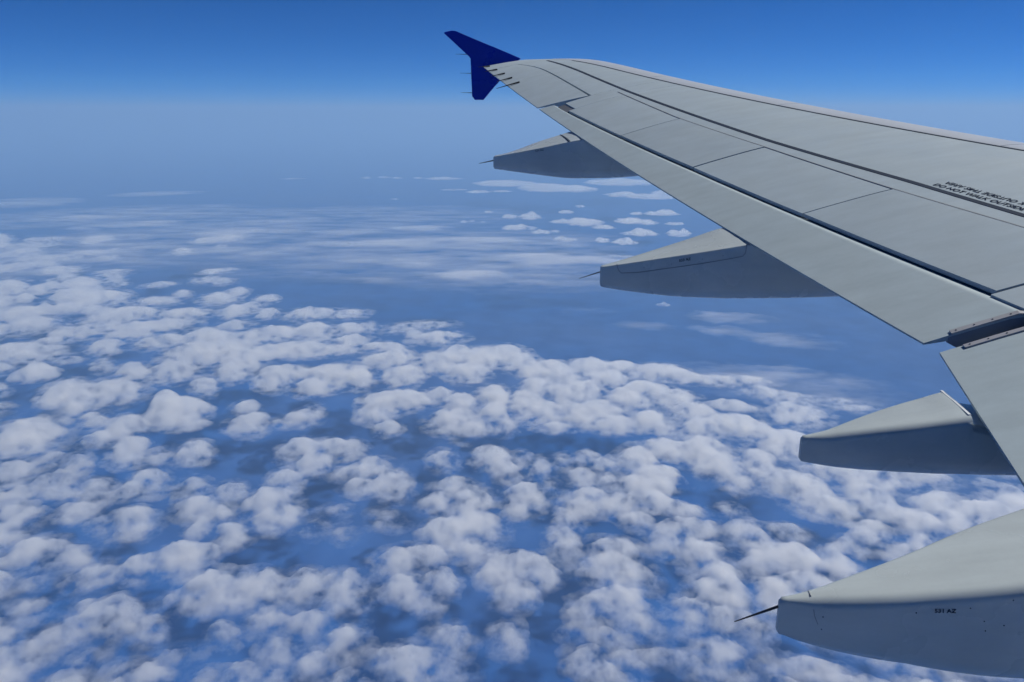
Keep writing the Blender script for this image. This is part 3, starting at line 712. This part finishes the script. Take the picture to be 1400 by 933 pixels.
# ------------------------------------------------------------------ wing tip fence
def make_fence():
    pts = [(8.706, 2.439), (9.10, 2.60), (9.50, 2.757), (9.86, 2.905), (9.93, 2.91), (10.055, 2.885), (10.06, 2.86), (9.80, 2.63), (9.625, 2.475), (9.597, 2.44), (9.590, 2.30), (9.569, 1.80), (9.52, 1.738), (9.365, 1.738), (9.30, 1.81), (9.18, 1.95), (9.06, 2.075), (8.95, 2.19), (8.83, 2.31)]
    def lean(s, z): return 16.70 + (z - 2.35) * .10
    cy_, cz_ = 9.35, 2.35
    vs = []; n = len(pts)
    for side, dx, k in ((0, -.024, .985), (1, -.010, 1.0), (2, .010, 1.0), (3, .024, .985)):
        for s, z in pts:
            ss, zz = cy_ + (s - cy_) * k, cz_ + (z - cz_) * k
            vs.append((lean(ss, zz) + dx, ss, zz))
    fs = [(i + r * n, (i + 1) % n + r * n, (i + 1) % n + (r + 1) * n, i + (r + 1) * n) for r in range(3) for i in range(n)]
    bm = bmesh.new()
    bv = [bm.verts.new(p) for p in vs]
    for f in fs: bm.faces.new([bv[i] for i in f])
    fa = bm.faces.new([bv[i] for i in range(n - 1, -1, -1)]); fb = bm.faces.new([bv[3 * n + i] for i in range(n)])
    bmesh.ops.triangulate(bm, faces=[fa, fb])
    bmesh.ops.recalc_face_normals(bm, faces=bm.faces)
    me = bpy.data.meshes.new('wingtip_fence'); bm.to_mesh(me); bm.free(); me.materials.append(M_BLUE)
    o = bpy.data.objects.new('wingtip_fence', me); COL.objects.link(o); o.parent = wing
    o['label'] = 'deep blue arrow shaped fence at the wing tip'
    for s, z in ((9.66, 2.51), (9.585, 2.19), (9.575, 1.86)):
        rod('static_wick', (lean(s, z), s - .02, z), (lean(s, z), s + .20, z + .005), .0055, .002, M_WICK, o, 6)
    return o
make_fence()

# ------------------------------------------------------------------ flap track fairings
def pl(pairs):
    a = np.array(pairs, float); k = np.argsort(a[:, 0]); f = pchip(a[k, 0], a[k, 1])
    lo, hi = a[k, 0][0], a[k, 0][-1]
    return lambda s: float(f(min(max(s, lo), hi)))

def fairing(s_list, xn, xf, zn, zf, zb, rc, wick=None, cap=None, label=None):
    """canoe body: near wall x, far wall x, near top z, far top z, keel z given against y; rc = corner radius"""
    root = None
    rings = []
    for s in s_list:
        a, b, c, d, e = xn(s), xf(s), zn(s), zf(s), zb(s)
        w = b - a; r = min(rc, w * .42, (c - e) * .35); rb = min(w * .45, (c - e) * .42, .13)
        P = []
        # from the keel middle up the near wall, over the top, down the far wall
        def arc(cx, cz, r1, r2, t0, t1, n):
            for t in np.linspace(t0, t1, n): P.append((cx + r1 * math.cos(t), s, cz + r2 * math.sin(t)))
        arc(a + rb, e + rb * .8, rb, rb * .8, 1.5 * math.pi, math.pi, 7)
        P.append((a, s, e + rb * .8 + (c - r - e - rb * .8) * .5))
        arc(a + r, c - r, r, r, math.pi, .5 * math.pi, 7)
        for k in (.33, .66): P.append((a + r + (w - 2 * r) * k, s, c + (d - c) * k + .012 * w * 4 * k * (1 - k)))
        arc(b - r, d - r, r, r, .5 * math.pi, 0, 7)
        P.append((b, s, e + rb * .8 + (d - r - e - rb * .8) * .5))
        arc(b - rb, e + rb * .8, rb, rb * .8, 0, -.5 * math.pi, 7)
        rings.append(P)
    m = len(rings[0]); vs = [p for rg in rings for p in rg]
    fs = []
    for i in range(len(rings) - 1):
        for k in range(m):
            fs.append((i * m + k, i * m + (k + 1) % m, (i + 1) * m + (k + 1) % m, (i + 1) * m + k))
    # rounded end cap
    last = rings[-1]; cx = sum(p[0] for p in last) / m; cz = sum(p[2] for p in last) / m; off = len(vs)
    for sc_, dy in ((.93, .016), (.72, .026)):
        vs += [(cx + (p[0] - cx) * sc_, p[1] + dy, cz + (p[2] - cz) * (.96 if sc_ > .9 else .80)) for p in last]
    base_i = (len(rings) - 1) * m
    for q0, q1 in ((base_i, off), (off, off + m)):
        for k in range(m): fs.append((q0 + k, q0 + (k + 1) % m, q1 + (k + 1) % m, q1 + k))
    fs.append(tuple(range(off + m, off + 2 * m))); fs.append(tuple(range(m - 1, -1, -1)))
    o = recalc(mesh_object('flap_track_fairing', vs, fs, M_FAIR, wing, smooth=True)); o.data.set_sharp_from_angle(angle=R(48))
    if label: o['label'] = label
    return o

def spots(o, xn, pts, rad, material, name='screw'):
    for (s, z) in pts:
        x = xn(s) - .002
        vs = [(x + dx, s + rad * math.cos(a), z + rad * math.sin(a)) for dx in (0, .004) for a in np.linspace(0, 2 * math.pi, 8, endpoint=False)]
        fs = [tuple(range(8)), tuple(range(15, 7, -1))] + [(k + 8, (k + 1) % 8 + 8, (k + 1) % 8, k) for k in range(8)]
        recalc(mesh_object(name, vs, fs, material, o))

def seam(o, xn, pts, w, material, name='panel_joint'):
    """narrow line laid on the near wall through (y, z) points"""
    d = [pts[0]]
    for a, b in zip(pts, pts[1:]):
        n = max(1, int(math.hypot(b[0] - a[0], b[1] - a[1]) / .03))
        d += [(a[0] + (b[0] - a[0]) * i / n, a[1] + (b[1] - a[1]) * i / n) for i in range(1, n + 1)]
    pts = d
    vs = []; fs = []
    for k, (s, z) in enumerate(pts):
        q = pts[min(k + 1, len(pts) - 1)]; p = pts[max(k - 1, 0)]; dy, dz_ = q[0] - p[0], q[1] - p[1]; l = math.hypot(dy, dz_); ny, nz = -dz_ / l * w / 2, dy / l * w / 2
        for e in (-1, 1):
            for dx in (-.002, .004): vs.append((xn(s) + dx, s + e * ny, z + e * nz))
    for k in range(len(pts) - 1):
        a = 4 * k; b = a + 4
        fs += [(a, a + 2, b + 2, b), (a + 1, b + 1, b + 3, a + 3), (a, b, b + 1, a + 1), (a + 2, a + 3, b + 3, b + 2)]
    fs += [(0, 1, 3, 2), (len(vs) - 4, len(vs) - 2, len(vs) - 1, len(vs) - 3)]
    return recalc(mesh_object(name, vs, fs, material, o))

def top_line(o, pts, w, material, name='panel_joint'):
    vs = []; fs = []
    for k, p in enumerate(pts):
        q = Vector(pts[min(k + 1, len(pts) - 1)]) - Vector(pts[max(k - 1, 0)]); n = Vector((-q.y, q.x, 0)).normalized() * (w / 2)
        for e in (-1, 1):
            for dz_ in (.0015, -.006): vs.append(tuple(Vector(p) + n * e + Vector((0, 0, dz_))))
    for k in range(len(pts) - 1):
        a = 4 * k; b = a + 4
        fs += [(a, b, b + 2, a + 2), (a + 1, a + 3, b + 3, b + 1), (a, a + 1, b + 1, b), (a + 2, b + 2, b + 3, a + 3)]
    fs += [(0, 2, 3, 1), (len(vs) - 4, len(vs) - 3, len(vs) - 1, len(vs) - 2)]
    return recalc(mesh_object(name, vs, fs, material, o))

def on_top(fx, pts, lift=.0015):
    a, b, c, d = fx
    return [(a(s) + (b(s) - a(s)) * k, s, c(s) + (d(s) - c(s)) * k + .048 * (b(s) - a(s)) * k * (1 - k) + lift) for k, s in pts]

def wing_drop(pairs_top, x, s_te, s0, dip=.10):
    """continue a fairing's top straight on under the wing, then level off inside it"""
    ft = float(TE(x)); aft = [(s, z - .010) for s, z in pairs_top if s > ft + .02]
    k = sorted(aft)[:2]; sl = (k[0][1] - k[1][1]) / (k[0][0] - k[1][0])
    ex = lambda s: k[0][1] + sl * (s - k[0][0])
    zt = float(UP(x, 1.0)[2])
    aft.append((ft, min(ex(ft), zt - .012)))
    for d in (.03, .08, .16, .3, .6, 1.0, 1.45):
        s = ft - d
        if s > s0 - .05: aft.append((s, min(ex(s), float(UP(x, float(u_of(x, s)))[2]) - .03 - .12 * max(0, d - .2))))
    return aft

# outermost fairing
xn4 = pl([(6.2, 11.91), (7.66, 11.91), (8.17, 11.94), (8.767, 12.03)]); xf4 = pl([(6.2, 12.37), (7.84, 12.37), (8.3, 12.33), (8.6, 12.24), (8.767, 12.16)])
zn4 = pl(wing_drop([(8.767, 1.013), (8.171, 1.126), (7.823, 1.201), (7.70, 1.224)], 11.91, 7.66, 6.2)); zf4 = pl(wing_drop([(8.767, 1.018), (8.6, 1.052), (8.233, 1.180), (7.945, 1.268), (7.85, 1.296)], 12.37, 7.84, 6.2))
zb4 = pl([(8.767, 0.848), (8.213, 0.778), (7.76, 0.739), (7.356, 0.746), (6.982, 0.77), (6.2, 0.88)])
F4 = fairing(list(np.linspace(6.2, 7.5, 9)) + list(np.linspace(7.6, 8.747, 18)), xn4, xf4, zn4, zf4, zb4, .014, label='outermost fairing, darkest grey in its own shade')
rod('static_wick', (12.06, 8.76, .955), (12.06, 8.955, .915), .008, .003, M_WICK, F4)
top_line(F4, on_top((xn4, xf4, zn4, zf4), [(k, 7.823 + .12 * k) for k in np.linspace(.02, .98, 9)]), .022, M_LINE)
lettering('part_number', '534 AZ', .034, (xn4(8.25) - .003, 8.245, 1.062), (.06, -1, .19), (0, .05, 1), M_LINE, F4, surface=False, wall=xn4)
# next fairing inboard
xn3 = pl([(4.9, 8.31), (6.386, 8.31), (6.747, 8.325), (7.09, 8.358), (7.322, 8.391), (7.546, 8.429)]); xf3 = pl([(4.9, 8.72), (6.53, 8.72), (6.9, 8.69), (7.2, 8.62), (7.4, 8.55), (7.546, 8.50)])
zn3 = pl(wing_drop([(7.546, .316), (7.322, .359), (7.09, .404), (6.747, .468), (6.42, .529)], 8.31, 6.38, 4.9)); zf3 = pl(wing_drop([(7.546, .316), (7.40, .349), (7.145, .415), (6.811, .515), (6.56, .602)], 8.72, 6.51, 4.9))
zb3 = pl([(7.536, 0.13), (7.313, 0.095), (6.956, 0.061), (6.605, 0.055), (6.138, 0.064), (5.642, 0.084), (4.9, 0.175)])
F3 = fairing(list(np.linspace(4.9, 6.25, 9)) + list(np.linspace(6.33, 7.526, 20)), xn3, xf3, zn3, zf3, zb3, .012, label='second fairing from the wing tip with a seamed upper edge')
rod('static_wick', (8.46, 7.54, .262), (8.46, 7.725, .199), .006, .0025, M_WICK, F3)
seam(F3, xn3, [(7.42, .335), (7.405, .285), (7.38, .262), (7.25, .272), (7.0, .318), (6.75, .362), (6.5, .412), (6.425, .430), (6.405, .455), (6.40, .53)], .007, M_THIN)
spots(F3, xn3, [(7.20, .315), (6.98, .352), (6.74, .400), (6.58, .432)], .004, M_THIN)
lettering('part_number', '533 AZ', .030, (xn3(6.93) - .003, 6.925, .372), (.03, -1, .2), (0, .05, 1), M_LINE, F3, surface=False, bold=.0004, wall=xn3)
# fairing under the inner flap's outer end
xn2 = pl([(4.2, 5.70), (5.831, 5.70), (6.047, 5.712), (6.246, 5.738), (6.412, 5.769), (6.588, 5.811)]); xf2 = pl([(4.2, 6.07), (5.72, 6.07), (5.942, 6.06), (6.15, 6.005), (6.321, 5.94), (6.452, 5.885), (6.588, 5.84)])
zn2 = pl([(6.588, -.084), (6.412, -.044), (6.246, -.003), (6.047, .041), (5.84, .086), (5.806, .092), (5.800, .05), (5.72, .03), (5.3, 0.), (4.2, 0.)]); zf2 = pl([(6.588, -.084), (6.452, -.053), (6.321, -.022), (6.15, .018), (5.942, .066), (5.84, .100), (5.806, .108), (5.800, .06), (5.66, .04), (5.3, 0.), (4.2, 0.)])
zb2 = pl([(6.578, -0.225), (6.394, -0.249), (6.22, -0.261), (6.011, -0.263), (5.552, -0.252), (4.2, -0.195)])
F2 = fairing(list(np.linspace(4.2, 5.55, 7)) + [5.65, 5.72, 5.79, 5.7995, 5.8065] + list(np.linspace(5.83, 6.566, 20)), xn2, xf2, zn2, zf2, zb2, .045, label='smooth fairing tucked under the joint of the two flaps')
lip = top_line(F2, [(6.055, 5.812, .1065), (5.90, 5.812, .103), (5.735, 5.812, .093)], .014, M_LIP, 'fairing_lip')
# innermost, nearest fairing
xn1 = pl([(3.6, 4.50), (6.167, 4.50), (6.53, 4.526), (6.713, 4.554), (6.983, 4.611)]); xf1 = pl([(3.6, 5.9), (5.5, 5.19), (5.874, 5.058), (6.155, 4.96), (6.467, 4.829), (6.849, 4.682), (6.942, 4.645), (6.983, 4.635)])
zn1 = pl([(6.983, -.264), (6.713, -.216), (6.53, -.179), (6.167, -.103), (5.9, -.048), (5.5, .03), (3.6, .10)]); zf1 = pl([(6.983, -.264), (6.849, -.239), (6.467, -.166), (6.155, -.10), (5.874, -.044), (5.5, .03), (3.6, .10)])
zb1 = pl([(6.983, -.415), (6.93, -.437), (6.753, -.482), (6.492, -.522), (6.31, -.538), (6.101, -.546), (5.5, -.545), (3.6, -.46)])
F1 = fairing(list(np.linspace(3.6, 5.4, 7)) + list(np.linspace(5.5, 6.960, 30)), xn1, xf1, zn1, zf1, zb1, .045, label='largest, nearest fairing at the lower corner')
rod('static_wick', (4.63, 6.98, -.305), (4.65, 7.143, -.398), .0055, .002, M_WICK, F1)
T1 = (xn1, xf1, zn1, zf1)
seam(F1, xn1, [(6.865, -.285), (6.86, -.31), (6.845, -.345)], .0025, M_THIN)
top_line(F1, on_top(T1, [(k, 6.872) for k in np.linspace(.3, .7, 5)], .0008), .003, M_THIN)
spots(F1, xn1, [(6.515, -.24), (6.335, -.20), (6.28, -.25), (6.27, -.29), (6.21, -.262), (6.195, -.155), (6.83, -.31), (6.83, -.365)], .0022, M_LINE)
lettering('part_number', '531 AZ', .0225, (0, 6.455, -.230), (0, -1.05, .10), (0, .10, 1), M_LINE, F1, surface=False, bold=.0003, wall=xn1)
